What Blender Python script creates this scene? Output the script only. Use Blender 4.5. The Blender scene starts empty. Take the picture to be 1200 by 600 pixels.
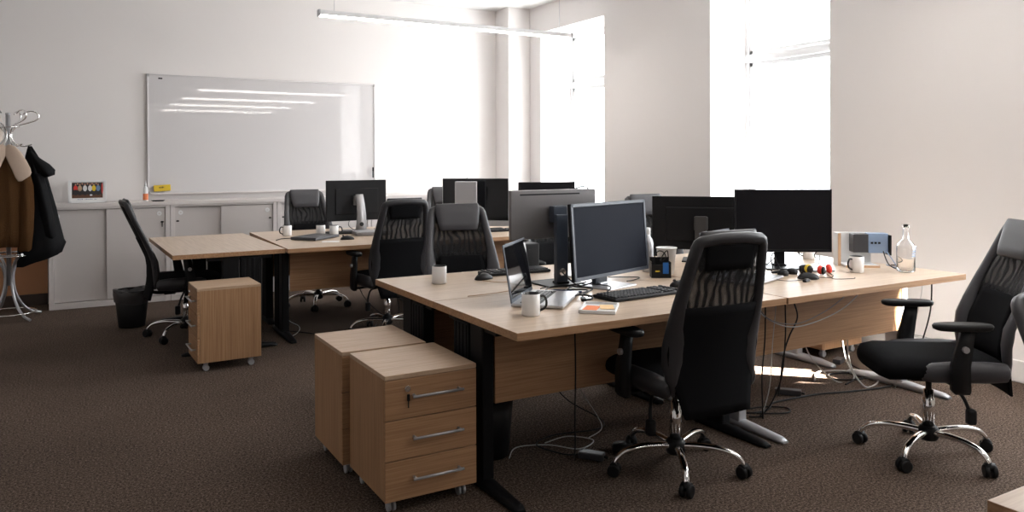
import bpy, bmesh, math, random
from mathutils import Vector, Matrix, Euler
R = math.radians
C = bpy.context.scene.collection
sc = bpy.context.scene
random.seed(7)

# ------------------------------------------------------------------ camera
F_PX, YAW, PITCH, ROLL, CY, CAM_H = 908.76, 0.52116, 0.00727, -0.00305, 194.22, 1.4103
f = Vector((math.sin(YAW)*math.cos(PITCH), math.cos(YAW)*math.cos(PITCH), -math.sin(PITCH)))
r0 = Vector((math.cos(YAW), -math.sin(YAW), 0)); u0 = r0.cross(f)
rt = r0*math.cos(ROLL)+u0*math.sin(ROLL); up = -r0*math.sin(ROLL)+u0*math.cos(ROLL)
cam = bpy.data.cameras.new('camera'); camo = bpy.data.objects.new('camera', cam); C.objects.link(camo)
M = Matrix((rt, up, -f)).transposed().to_4x4(); M.translation = (0, 0, CAM_H); camo.matrix_world = M
cam.sensor_width = 36; cam.lens = F_PX/1200*36; cam.shift_y = (CY-300)/1200; cam.clip_start = .05
sc.camera = camo

# ------------------------------------------------------------------ colour management, world, lights
sc.view_settings.view_transform = 'Standard'; sc.view_settings.look = 'None'
sc.view_settings.gamma = 1; sc.view_settings.use_curve_mapping = False
sc.view_settings.exposure = 1.5
SKY = 6.2
wd = bpy.data.worlds.new('overcast_sky'); sc.world = wd; wd.use_nodes = True
wn = wd.node_tree.nodes; bg = wn['Background']; bg.inputs[0].default_value = (.93, .97, 1.0, 1); bg.inputs[1].default_value = SKY
WX, BY, CZ = 5.205, 8.94, 3.36          # window wall, back wall, ceiling
LX, NY = -3.2, -5.0                     # left wall, near wall
OX = 5.75                               # outer face of the window wall
WINS = [(6.995, 8.335), (4.045, 5.35), (1.25, 2.60)]
SILL, HEAD = 0.75, 3.02
for (a, b) in WINS:
    l = bpy.data.lights.new('window_portal', 'AREA'); l.shape = 'RECTANGLE'; l.size = HEAD-SILL; l.size_y = b-a
    l.cycles.is_portal = True
    o = bpy.data.objects.new('window_portal', l); C.objects.link(o); o.location = (OX+.02, (a+b)/2, (SILL+HEAD)/2)
    o.rotation_euler = (0, R(90), 0)
# low sun reaching under the desks through the near window
def sunbeam():
    l = bpy.data.lights.new('low_sun', 'SPOT'); l.energy = 300000; l.color = (1, .92, .80)
    tgt = Vector((4.06, 3.62, 0)); d = Vector((1, -1, .85)).normalized()
    l.spot_size = 2*math.atan(.24/16); l.spot_blend = .04; l.shadow_soft_size = .05
    o = bpy.data.objects.new('low_sun', l); C.objects.link(o); o.location = tgt+d*16
    o.rotation_euler = (d).to_track_quat('Z', 'Y').to_euler()
sunbeam()

# ------------------------------------------------------------------ materials
def mat(name, col, rough=.5, metal=0, spec=.5, **k):
    m = bpy.data.materials.new(name); m.use_nodes = True
    b = m.node_tree.nodes['Principled BSDF']
    b.inputs['Base Color'].default_value = (*col, 1); b.inputs['Roughness'].default_value = rough
    b.inputs['Metallic'].default_value = metal; b.inputs['Specular IOR Level'].default_value = spec
    for a, v in k.items(): b.inputs[a.replace('_', ' ')].default_value = v
    return m
def N(m, t, **k):
    n = m.node_tree.nodes.new(t)
    for a, v in k.items(): setattr(n, a, v)
    return n
def L(m, a, ai, b, bi): m.node_tree.links.new(a.outputs[ai], b.inputs[bi])
def coords(m, scale=(1, 1, 1), kind='Object'):
    t = N(m, 'ShaderNodeTexCoord'); mp = N(m, 'ShaderNodeMapping'); mp.inputs['Scale'].default_value = scale
    L(m, t, kind, mp, 'Vector'); return mp
def noise(m, src, scale, detail=4, rough=.5):
    n = N(m, 'ShaderNodeTexNoise'); n.inputs['Scale'].default_value = scale
    n.inputs['Detail'].default_value = detail; n.inputs['Roughness'].default_value = rough
    L(m, src, 0, n, 'Vector'); return n
def ramp(m, src, out, stops):
    r = N(m, 'ShaderNodeValToRGB'); e = r.color_ramp.elements
    while len(e) < len(stops): e.new(.5)
    for i, (p, c) in enumerate(stops): e[i].position = p; e[i].color = (*c, 1)
    L(m, src, out, r, 'Fac'); return r
def bump(m, src, out, strength=.3, dist=.01):
    b = N(m, 'ShaderNodeBump'); b.inputs['Strength'].default_value = strength; b.inputs['Distance'].default_value = dist
    L(m, src, out, b, 'Height'); L(m, b, 'Normal', m.node_tree.nodes['Principled BSDF'], 'Normal'); return b
def P(m): return m.node_tree.nodes['Principled BSDF']
def wood(name, scale, c1, c2, c3, rough=.42):
    m = mat(name, c2, rough, spec=.4); mp = coords(m, scale)
    a = noise(m, mp, 1, 5, .6); r = ramp(m, a, 'Fac', [(.3, c1), (.5, c2), (.7, c3)])
    L(m, r, 0, P(m), 'Base Color'); bump(m, a, 'Fac', .06, .002); return m
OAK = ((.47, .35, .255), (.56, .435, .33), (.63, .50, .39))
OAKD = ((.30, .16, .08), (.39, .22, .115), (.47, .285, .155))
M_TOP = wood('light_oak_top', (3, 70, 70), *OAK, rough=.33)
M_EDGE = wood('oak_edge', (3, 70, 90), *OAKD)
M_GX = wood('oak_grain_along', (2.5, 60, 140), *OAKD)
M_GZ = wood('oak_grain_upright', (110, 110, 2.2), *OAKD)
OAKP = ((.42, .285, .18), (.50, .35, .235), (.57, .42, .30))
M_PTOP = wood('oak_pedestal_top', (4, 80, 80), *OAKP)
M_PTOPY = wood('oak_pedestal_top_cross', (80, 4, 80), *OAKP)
def paint(name, col, rough=.85, b=.04):
    m = mat(name, col, rough, spec=.25); mp = coords(m, (1, 1, 1)); n = noise(m, mp, 60, 4); bump(m, n, 'Fac', b, .004); return m
M_WALL = paint('white_wall_paint', (.82, .785, .765))
M_CEIL = paint('white_ceiling_paint', (.86, .85, .84))
M_WARMSHADE = paint('wall_warm_shade_tone', (.50, .25, .13))  # warm shade on the lower wall, put into the colour
M_REV = paint('white_reveal_paint', (.9, .9, .9))
M_SKIRT = mat('white_skirting', (.8, .78, .76), .5)
M_SKIRTD = mat('dark_brown_skirting', (.055, .035, .028), .5)
def carpet():
    m = mat('brown_carpet', (.1, .07, .06), .98, spec=.05); mp = coords(m)
    a = noise(m, mp, 95, 6, .95); b = noise(m, mp, 1.3, 3, .5)
    r = ramp(m, a, 'Fac', [(.39, (.016, .011, .007)), (.5, (.082, .057, .044)), (.60, (.31, .24, .195))])
    r2 = ramp(m, b, 'Fac', [(.3, (.8, .8, .8)), (.7, (1, 1, 1))])
    mx = N(m, 'ShaderNodeMix', data_type='RGBA', blend_type='MULTIPLY'); mx.inputs[0].default_value = 1
    L(m, r, 0, mx, 6); L(m, r2, 0, mx, 7); L(m, mx, 2, P(m), 'Base Color'); bump(m, a, 'Fac', .35, .003); return m
M_CARPET = carpet()
M_CAB = mat('white_laminate', (.62, .575, .555), .5)
M_CABF = mat('white_laminate_frame', (.70, .65, .63), .45)
M_WHITE = mat('white_ceramic', (.86, .85, .84), .25)
M_WHITEP = mat('white_plastic', (.8, .8, .8), .4)
M_BLACK = mat('black_plastic', (.007, .007, .008), .5, spec=.3)
M_BLACKM = mat('black_powder_coat', (.005, .005, .006), .55, spec=.2)
M_SILV = mat('silver_powder_coat', (.50, .51, .54), .38, .35)
M_ALU = mat('brushed_aluminium', (.50, .50, .52), .36, .7)
M_CHROME = mat('chrome', (.86, .85, .84), .10, 1)
M_LEATHER = mat('grey_leather', (.050, .048, .053), .45, spec=.4)
_n = noise(M_LEATHER, coords(M_LEATHER), 260, 3); bump(M_LEATHER, _n, 'Fac', .12, .002)
M_LEATHERD = mat('black_leather', (.028, .027, .030), .42, spec=.4)
M_FABRIC = mat('black_fabric', (.006, .006, .007), .95, spec=.1)
_n = noise(M_FABRIC, coords(M_FABRIC), 700, 2); bump(M_FABRIC, _n, 'Fac', .3, .002)
def meshmat():
    m = mat('black_mesh_fabric', (.012, .012, .013), .8, spec=.2); t = m.node_tree
    mp = coords(m, (1, 1, 1)); w = N(m, 'ShaderNodeTexWave'); w.inputs['Scale'].default_value = 8; w.inputs['Distortion'].default_value = 7
    w.inputs['Detail'].default_value = 1; w.inputs['Detail Scale'].default_value = 1.2; L(m, mp, 0, w, 'Vector')
    r = ramp(m, w, 'Fac', [(0.1, (.74,)*3), (.9, (.95,)*3)])
    tr = N(m, 'ShaderNodeBsdfTransparent'); mx = N(m, 'ShaderNodeMixShader'); L(m, r, 0, mx, 0)
    L(m, tr, 0, mx, 1); L(m, P(m), 0, mx, 2); L(m, mx, 0, t.nodes['Material Output'], 'Surface'); return m
M_MESH = meshmat()
def boardmat():
    m = mat('glossy_whiteboard', (.66, .64, .64), .03, spec=.6); mp = coords(m, (1, 1, 1)); n = noise(m, mp, 7, 2); bump(m, n, 'Fac', .006, .01); return m
M_BOARD = boardmat()
M_SCREEN = mat('dark_screen', (.007, .007, .009), .3, spec=.18)
M_SCREENG = mat('glossy_black_glass', (.004, .004, .005), .05, spec=.5)
M_SCREENB = mat('dark_blue_grey_screen', (.012, .015, .024), .6, spec=.08)
M_MONB = mat('black_monitor_shell', (.008, .008, .009), .5, spec=.18)
M_MONG = mat('dark_silver_monitor_shell', (.23, .22, .225), .36, .6)
M_BEZEL = mat('slate_bezel', (.04, .05, .07), .4)
M_KEY = mat('black_keys', (.018, .019, .022), .5)
M_GLASS = mat('clear_glass', (1, 1, 1), .02, Transmission_Weight=1.0, IOR=1.45)
def paneglass():
    m = bpy.data.materials.new('window_glass'); m.use_nodes = True; t = m.node_tree
    g = N(m, 'ShaderNodeBsdfGlossy'); g.inputs['Roughness'].default_value = .02
    tr = N(m, 'ShaderNodeBsdfTransparent'); mx = N(m, 'ShaderNodeMixShader'); mx.inputs[0].default_value = .06
    L(m, tr, 0, mx, 1); L(m, g, 0, mx, 2); L(m, mx, 0, t.nodes['Material Output'], 'Surface'); return m
M_PANE = paneglass()
M_FRAME = mat('white_window_frame', (.62, .62, .62), .35)
def emis(name, col, s):
    m = mat(name, col, .5); P(m).inputs['Emission Color'].default_value = (*col, 1); P(m).inputs['Emission Strength'].default_value = s; return m
M_LED = emis('led_diffuser', (1, .95, .90), 13)
M_RED = mat('red_foam', (.75, .05, .03), .6)
M_YEL = mat('yellow_plastic', (.72, .50, .03), .5)
M_ORANGE = mat('orange_paper', (.85, .25, .10), .7)
M_CREAM = mat('pale_orange_paper', (.90, .62, .33), .7)
M_PAPER = mat('white_paper', (.85, .84, .83), .7)
M_BLUE = mat('blue_card', (.01, .12, .42), .5)
M_BLUEGREY = mat('blue_grey_metal', (.26, .35, .50), .4, .3)
M_TEDDY = mat('brown_teddy_fleece', (.115, .055, .022), .98, spec=.05)
_n = noise(M_TEDDY, coords(M_TEDDY), 130, 4, .7); bump(M_TEDDY, _n, 'Fac', 1, .02)
M_FLEECE = mat('cream_fleece', (.62, .48, .38), .95, spec=.05)
_n = noise(M_FLEECE, coords(M_FLEECE), 150, 4, .7); bump(M_FLEECE, _n, 'Fac', .8, .01)
M_NYLON = mat('black_nylon', (.006, .006, .007), .7, spec=.15)
M_PINE = mat('raw_birch', (.62, .40, .24), .6)
M_CAPS = mat('grey_brick_plastic', (.05, .05, .055), .35)
M_WCABLE = mat('light_grey_cable', (.55, .54, .53), .5)
M_BEIGE = mat('beige_cloth', (.62, .53, .46), .9)

# ------------------------------------------------------------------ helpers
def box(bm, x0, x1, y0, y1, z0, z1, bev=0, mi=0, seg=2):
    g = bmesh.ops.create_cube(bm, size=1); vs = g['verts']
    for v in vs: v.co = Vector(((x0+x1)/2+v.co.x*(x1-x0), (y0+y1)/2+v.co.y*(y1-y0), (z0+z1)/2+v.co.z*(z1-z0)))
    fs = set(fa for v in vs for fa in v.link_faces)
    for fa in fs: fa.material_index = mi
    if bev:
        es = list(set(e for v in vs for e in v.link_edges))
        rr = bmesh.ops.bevel(bm, geom=es, offset=bev, segments=seg, profile=.5, affect='EDGES')
        for fa in rr['faces']: fa.material_index = mi
def spline(pts, n=6, closed=False):
    P_ = [Vector(p) for p in pts]; k = len(P_); out = []
    rng = range(k if closed else k-1)
    for i in rng:
        if closed: a, b, c, d = P_[i-1], P_[i], P_[(i+1) % k], P_[(i+2) % k]
        else: a, b, c, d = P_[max(i-1, 0)], P_[i], P_[i+1], P_[min(i+2, k-1)]
        for j in range(n):
            t = j/n
            out.append(.5*((2*b)+(-a+c)*t+(2*a-5*b+4*c-d)*t*t+(-a+3*b-3*c+d)*t**3))
    if not closed: out.append(P_[-1])
    return out
def tube(bm, pts, r, sides=8, closed=False, mi=0, smooth=True, n=6, flat=1.0):
    pp = spline(pts, n, closed) if smooth else [Vector(p) for p in pts]
    k = len(pp); rings = []; last = None
    for i, p in enumerate(pp):
        t = (pp[(i+1) % k]-pp[i-1]) if closed else (pp[min(i+1, k-1)]-pp[max(i-1, 0)])
        if t.length < 1e-9: t = Vector((0, 0, 1))
        t.normalize()
        if last is None:
            ref = Vector((0, 0, 1)) if abs(t.z) < .9 else Vector((1, 0, 0)); x = t.cross(ref).normalized()
        else: x = (last-t*last.dot(t)).normalized()
        last = x; y = t.cross(x)
        rr = r(i/(k-1)) if callable(r) else r
        rings.append([bm.verts.new(p+(x*math.cos(a)+y*math.sin(a)*flat)*rr) for a in [2*math.pi*j/sides for j in range(sides)]])
    m = k if closed else k-1
    for i in range(m):
        A, B = rings[i], rings[(i+1) % k]
        for j in range(sides):
            fa = bm.faces.new((A[j], A[(j+1) % sides], B[(j+1) % sides], B[j])); fa.material_index = mi; fa.smooth = True
    if not closed:
        for rg, rev in ((rings[0], True), (rings[-1], False)):
            fa = bm.faces.new(rg[::-1] if rev else rg); fa.material_index = mi
def lathe(bm, prof, seg=24, mi=0, cx=0, cy=0, sy=1, mis=None, smooth=True):
    rings = []
    for (r_, z) in prof:
        rings.append([bm.verts.new((cx+r_*math.cos(2*math.pi*j/seg), cy+sy*r_*math.sin(2*math.pi*j/seg), z)) for j in range(seg)])
    for i in range(len(rings)-1):
        for j in range(seg):
            fa = bm.faces.new((rings[i][j], rings[i][(j+1) % seg], rings[i+1][(j+1) % seg], rings[i+1][j]))
            fa.material_index = mis[i] if mis else mi; fa.smooth = smooth
    for rg, rev, k_ in ((rings[0], True, 0), (rings[-1], False, -1)):
        if prof[k_][0] > 1e-4:
            fa = bm.faces.new(rg[::-1] if rev else rg); fa.material_index = mis[k_] if mis else mi
    bmesh.ops.remove_doubles(bm, verts=list(bm.verts), dist=1e-6)
def loft(bm, rings, cap=True, mi=0, closed=True):
    vs = [[bm.verts.new(p) for p in rg] for rg in rings]; n = len(vs[0])
    for i in range(len(vs)-1):
        for j in range(n if closed else n-1):
            fa = bm.faces.new((vs[i][j], vs[i][(j+1) % n], vs[i+1][(j+1) % n], vs[i+1][j])); fa.smooth = True; fa.material_index = mi
    if cap:
        for rg in (vs[0][::-1], vs[-1]):
            fa = bm.faces.new(rg); fa.material_index = mi
def rot_bm(bm, ang, axis='Z', center=(0, 0, 0), verts=None):
    bmesh.ops.rotate(bm, verts=verts or list(bm.verts), cent=center, matrix=Matrix.Rotation(ang, 3, axis))
def obj(name, bm, mats, parent=None, label=None, loc=None, rot=None, smooth=False, sub=0):
    me = bpy.data.meshes.new(name); bmesh.ops.recalc_face_normals(bm, faces=list(bm.faces))
    bm.to_mesh(me); bm.free()
    for m in (mats if isinstance(mats, (list, tuple)) else [mats]): me.materials.append(m)
    if smooth:
        for p in me.polygons: p.use_smooth = True
    o = bpy.data.objects.new(name, me); C.objects.link(o)
    if parent: o.parent = parent
    if loc is not None: o.location = loc
    if rot is not None: o.rotation_euler = rot
    if label: o['label'] = label
    if sub:
        md = o.modifiers.new('subdivision', 'SUBSURF'); md.levels = md.render_levels = sub
    return o
def B(): return bmesh.new()
def thing(name, label, cat, loc=(0, 0, 0), rotz=0, group=None, rot=None):
    o = bpy.data.objects.new(name, None); C.objects.link(o); o.empty_display_size = .1
    o.location = loc; o.rotation_euler = rot or (0, 0, rotz); o['label'] = label; o['category'] = cat
    if group: o['group'] = group
    return o
def tag(o, label, cat, group=None):
    o['label'] = label; o['category'] = cat
    if group: o['group'] = group
    return o
def struct(name, bm, m, parent=None, **k):
    o = obj(name, bm, m, parent, **k)
    if not parent: o['kind'] = 'structure'
    return o
def dup(root, loc, rotz, label, group=None):
    def cp(o, par):
        c = o.copy(); C.objects.link(c)
        if par is not None: c.parent = par
        for ch in list(o.children): cp(ch, c)
        return c
    r = cp(root, None); r.location = loc; r.rotation_euler = (0, 0, rotz); r['label'] = label
    if group: r['group'] = group
    return r

# ------------------------------------------------------------------ room shell
bm = B(); box(bm, LX-.1, WX, NY-.1, BY+.1, -.1, 0); struct('floor', bm, M_CARPET)
bm = B(); box(bm, LX-.1, OX, NY-.1, BY+.1, CZ, CZ+.1); struct('ceiling', bm, M_CEIL)
bm = B(); box(bm, LX-.1, OX, BY, BY+.1, 0, CZ); struct('wall_back', bm, M_WALL)
bm = B(); box(bm, LX-.1, LX, NY, BY, 0, CZ); struct('wall_left', bm, M_WALL)
bm = B(); box(bm, LX-.1, OX, NY-.1, NY, 0, CZ); struct('wall_near', bm, M_WALL)
bm = B()                                 # window wall, with openings
ys = [NY]+[v for w in sorted(WINS) for v in w]+[BY]
for i in range(0, len(ys), 2): box(bm, WX, OX, ys[i], ys[i+1], -.1, CZ)
for a, b in WINS: box(bm, WX, OX, a, b, -.1, SILL); box(bm, WX, OX, a, b, HEAD, CZ)
struct('wall_right', bm, M_WALL)
bm = B(); box(bm, 4.888, WX, 8.593, BY, 0, CZ); struct('wall_pillar', bm, M_WALL)
for i, (a, b) in enumerate(WINS):
    w = bpy.data.objects.new('window_%d' % (i+1), None); C.objects.link(w); w['kind'] = 'structure'; w.location = (OX-.06, (a+b)/2, SILL)
    hw, H = (b-a)/2, HEAD-SILL
    fr = B(); T = .045; tz = 2.33-SILL
    box(fr, -.03, .03, -hw, -hw+T, 0, H, .004); box(fr, -.03, .03, hw-T, hw, 0, H, .004)
    box(fr, -.03, .03, -hw, hw, 0, T, .004); box(fr, -.03, .03, -hw, hw, H-T, H, .004)
    box(fr, -.045, .03, -hw, hw, tz, tz+.075, .006)
    obj('window_frame', fr, M_FRAME, w)
    s = B(); T2 = T+.04
    for (z0, z1) in ((T, tz), (tz+.075, H-T)):
        box(s, -.02, .02, -hw+T, -hw+T2, z0, z1, .004); box(s, -.02, .02, hw-T2, hw-T, z0, z1, .004)
        box(s, -.02, .02, -hw+T, hw-T, z0, z0+.04, .004); box(s, -.02, .02, -hw+T, hw-T, z1-.04, z1, .004)
    obj('sash', s, M_FRAME, w)
    g = B(); box(g, -.003, .003, -hw+T2, hw-T2, T+.04, tz-.04); box(g, -.003, .003, -hw+T2, hw-T2, tz+.115, H-T-.04); obj('pane', g, M_PANE, w)
    g = B(); box(g, WX-OX+.06-.03, -.03, -hw, hw, -.002, .025, .006); obj('sill_board', g, M_FRAME, w)
bm = B(); box(bm, WX-.02, WX, NY, BY, 0, .14, .006); struct('baseboard_right', bm, M_SKIRT)
bm = B(); box(bm, LX, -.17, BY-.02, BY, 0, .11, .004); struct('baseboard_back', bm, M_SKIRTD)
bm = B(); box(bm, LX, -.17, BY-.008, BY, .11, .78); struct('wall_shade_panel_1', bm, M_WARMSHADE)  # added thin sheet; its tan colour imitates the shaded, carpet-lit lower wall
bm = B(); box(bm, LX, LX+.02, NY, BY, 0, .11, .004); struct('baseboard_left', bm, M_SKIRTD)

# ------------------------------------------------------------------ pendant lamps
def lamp(x0, x1, y, z, label):
    cx = (x0+x1)/2; t = thing('pendant_lamp', label, 'ceiling lamp', (cx, y, z), 0, 'long tube lamps under the ceiling'); h = (x1-x0)/2
    bm = B(); box(bm, -h, h, -.03, .03, .0, .042, .004); obj('housing', bm, M_WHITEP, t)
    bm = B(); box(bm, -h+.01, h-.01, -.026, .026, -.012, .001, .003); obj('diffuser', bm, M_LED, t, 'glowing white diffuser')
    for s in (-1, 1):
        bm = B(); box(bm, s*h-.008, s*h+.008, -.032, .032, -.013, .046, .002); obj('end_cap', bm, M_ALU, t, 'grey end cap')
        bm = B(); tube(bm, [(s*(h-.14), 0, .04), (s*(h-.14), 0, CZ-z)], .0022, 6, smooth=False); obj('suspension_wire', bm, M_ALU, t)
LZ = 2.70
lamp(1.94, 4.62, 6.80, LZ, 'long white tube lamp hanging above the far desks')
for i, y in enumerate((2.85, .75, -1.3, -3.35)):
    lamp(2.05, 4.75, y, LZ, ['long white tube lamp hanging above the near desks', 'long white tube lamp over the floor left of the nearest desk corner', 'long white tube lamp behind the viewer, second from the near wall', 'long white tube lamp behind the viewer, closest to the near wall'][i])

# ------------------------------------------------------------------ desks
DL, DD, TH = 1.508, .793, .033
def make_desk(label, lleg, rleg, group, panel=True):
    t = thing('office_desk', label, 'desk', group=group)
    bm = B(); box(bm, -DL/2, DL/2, -DD/2, DD/2, .74-TH, .74, .0015, 1)
    bm.faces.ensure_lookup_table(); bmesh.ops.recalc_face_normals(bm, faces=list(bm.faces))
    for fa in bm.faces: fa.material_index = 0 if fa.normal.z > .9 else 1
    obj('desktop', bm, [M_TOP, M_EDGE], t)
    for s, lm in ((-1, lleg), (1, rleg)):
        x = s*(DL/2-.055)
        bm = B(); box(bm, x-.028, x+.028, -.055, .065, .03, .707, .008)
        if lm is M_BLACKM: box(bm, x-.03, x+.03, .075, .225, .035, .69, .004)
        for k in range(4 if lm is M_BLACKM else 0): box(bm, x-.034, x+.034, .09+k*.035, .106+k*.035, .05, .68, .002)
        box(bm, x-.02, x+.02, -.16, .30, .675, .707, .004)
        leg = obj('leg', bm, lm, t)
        bm = B()
        prof = [(-.335, .016), (-.30, .026), (-.05, .042), (.08, .045), (.22, .04), (.33, .026), (.345, .016)]
        loft(bm, [[(x-w_, y, .004), (x-w_, y, h_*.7), (x-w_*.6, y, h_), (x+w_*.6, y, h_), (x+w_, y, h_*.7), (x+w_, y, .004)] for (y, h_), w_ in zip(prof, (.018, .028, .034, .036, .034, .028, .018))])
        obj('foot', bm, lm, leg)
        for yy in (-.30, .30):
            bm = B(); lathe(bm, [(.016, 0), (.016, .006)], 12, cx=x, cy=yy); obj('glide', bm, M_BLACK, leg)
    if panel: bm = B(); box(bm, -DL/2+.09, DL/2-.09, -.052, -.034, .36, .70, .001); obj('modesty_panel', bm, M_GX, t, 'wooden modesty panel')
    bm = B(); box(bm, -DL/2+.08, DL/2-.08, -.03, .03, .672, .706, .003); obj('crossbeam', bm, lleg, t)
    return t
G1, G2 = 'desks of the near block', 'desks of the far block'
def place(t, x, y, rz): t.location = (x, y, 0); t.rotation_euler = (0, 0, rz); return t
PX1, PX2, PY1, PY2 = 2.261, 3.775, 2.985, 3.782
place(make_desk('oak desk with black legs in the near block, carrying the note tray and keyboard', M_BLACKM, M_BLACKM, G1), PX1, PY1, 0)
dB = make_desk('oak desk with silver legs in the near block, front right, carrying the glass bottle', M_SILV, M_SILV, G1); place(dB, PX2, PY1, R(.3))
d3 = make_desk('oak desk in the near block, back left, with one white mug at its corner', M_BLACKM, M_BLACKM, G1); place(d3, PX1, PY2+.001, math.pi)
d4 = dup(dB, (PX2, PY2+.001, 0), math.pi+R(.3), 'oak desk with silver legs in the near block, back right, nearest the window wall')
FR = R(-1.1)
place(make_desk('oak desk standing crosswise at the left end of the far block, nothing on it', M_BLACKM, M_BLACKM, G2, False), 1.03, 6.725, R(-90+1.0))
def fpos(lx, ly): # far block frame
    return (1.452+lx*math.cos(FR)-ly*math.sin(FR), 5.945+lx*math.sin(FR)+ly*math.cos(FR))
for i, (lx, ly, rz, lb) in enumerate([(.755, .397, 0, 'oak desk in the far block, front row, carrying the closed black laptop'),
        (2.267, .397, 0, 'oak desk in the far block, front row, right part under the keyboard'),
        (.755, 1.194, math.pi, 'oak desk in the far block, back row, behind the closed black laptop'),
        (2.267, 1.194, math.pi, 'oak desk in the far block, back row, at the right')]):
    if i == 0: f1 = make_desk(lb, M_BLACKM, M_BLACKM, G2); p = fpos(lx, ly); place(f1, p[0], p[1], rz+FR)
    else:
        p = fpos(lx, ly); dup(f1, (p[0], p[1], 0), rz+FR, lb)
d5 = make_desk('corner of an oak desk at the bottom right edge of the photo', M_BLACKM, M_BLACKM, 'desk nearest the viewer'); place(d5, 1.563+DL/2, .853-DD/2, math.pi)

# ------------------------------------------------------------------ drawer pedestals
def make_pedestal(label, top_m, loc, rz, wd=.403, dp=.434, key=True):
    t = thing('drawer_pedestal', label, 'drawer cabinet', loc, rz, 'wheeled oak drawer pedestals')
    H0, H1 = .06, .561; w = wd/2; F = -dp/2
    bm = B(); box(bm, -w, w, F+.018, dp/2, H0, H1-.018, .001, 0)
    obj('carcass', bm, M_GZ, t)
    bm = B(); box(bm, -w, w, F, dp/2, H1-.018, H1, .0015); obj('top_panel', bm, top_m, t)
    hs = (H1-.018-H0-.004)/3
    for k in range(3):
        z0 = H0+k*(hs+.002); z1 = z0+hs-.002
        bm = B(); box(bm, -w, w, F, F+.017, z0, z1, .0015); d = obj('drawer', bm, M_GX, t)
        hx0, hx1, hz = -.080, .118, z0+hs*(.52 if k < 2 else .55)
        bm = B(); tube(bm, [(hx0-.012, F-.028, hz), (hx1+.012, F-.028, hz)], .0058, 12, smooth=False)
        for hx in (hx0, hx1): tube(bm, [(hx, F, hz), (hx, F-.028, hz)], .006, 10, smooth=False)
        obj('handle', bm, M_ALU, d, 'metal bar handle')
        if k == 2:
            bm = B(); tube(bm, [(-.108, F+.002, hz+.030), (-.108, F-.008, hz+.030)], .012, 16, smooth=False); obj('lock', bm, M_CHROME, d)
            if key:
                bm = B(); box(bm, -.113, -.101, F-.013, F-.009, hz-.018, hz+.010, .003); box(bm, -.1095, -.1045, F-.0125, F-.0095, hz-.045, hz-.016, .001); obj('key', bm, M_BLACK, d)
    for sx in (-1, 1):
        for sy in (-1, 1):
            cx, cy = sx*(w-.045), sy*(dp/2-.06)
            bm = B(); box(bm, cx-.014, cx+.014, cy-.014, cy+.014, .038, H0, .003)
            for s in (-1, 1): tube(bm, [(cx+s*.005, cy, .02), (cx+s*.016, cy, .02)], .02, 16, smooth=False)
            obj('caster', bm, M_SILV, t)
    return t
make_pedestal('oak three-drawer pedestal with a key in its top drawer, nearest to the viewer', M_PTOP, (1.077+.2015, 2.885+.217, 0), R(.13))
make_pedestal('oak pedestal standing behind and left of the pedestal with the key', M_PTOP, (1.050+.2015, 3.345+.217, 0), R(.13), key=False)
make_pedestal('oak pedestal on silver wheels beside the empty crosswise far desk', M_PTOPY, (.948, 5.69, 0), R(-90+1.5), .36, .415, key=False)
make_pedestal('oak pedestal half hidden beneath the near block beside the window wall', M_PTOP, (4.83, 3.85, 0), R(-90), key=False)

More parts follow.
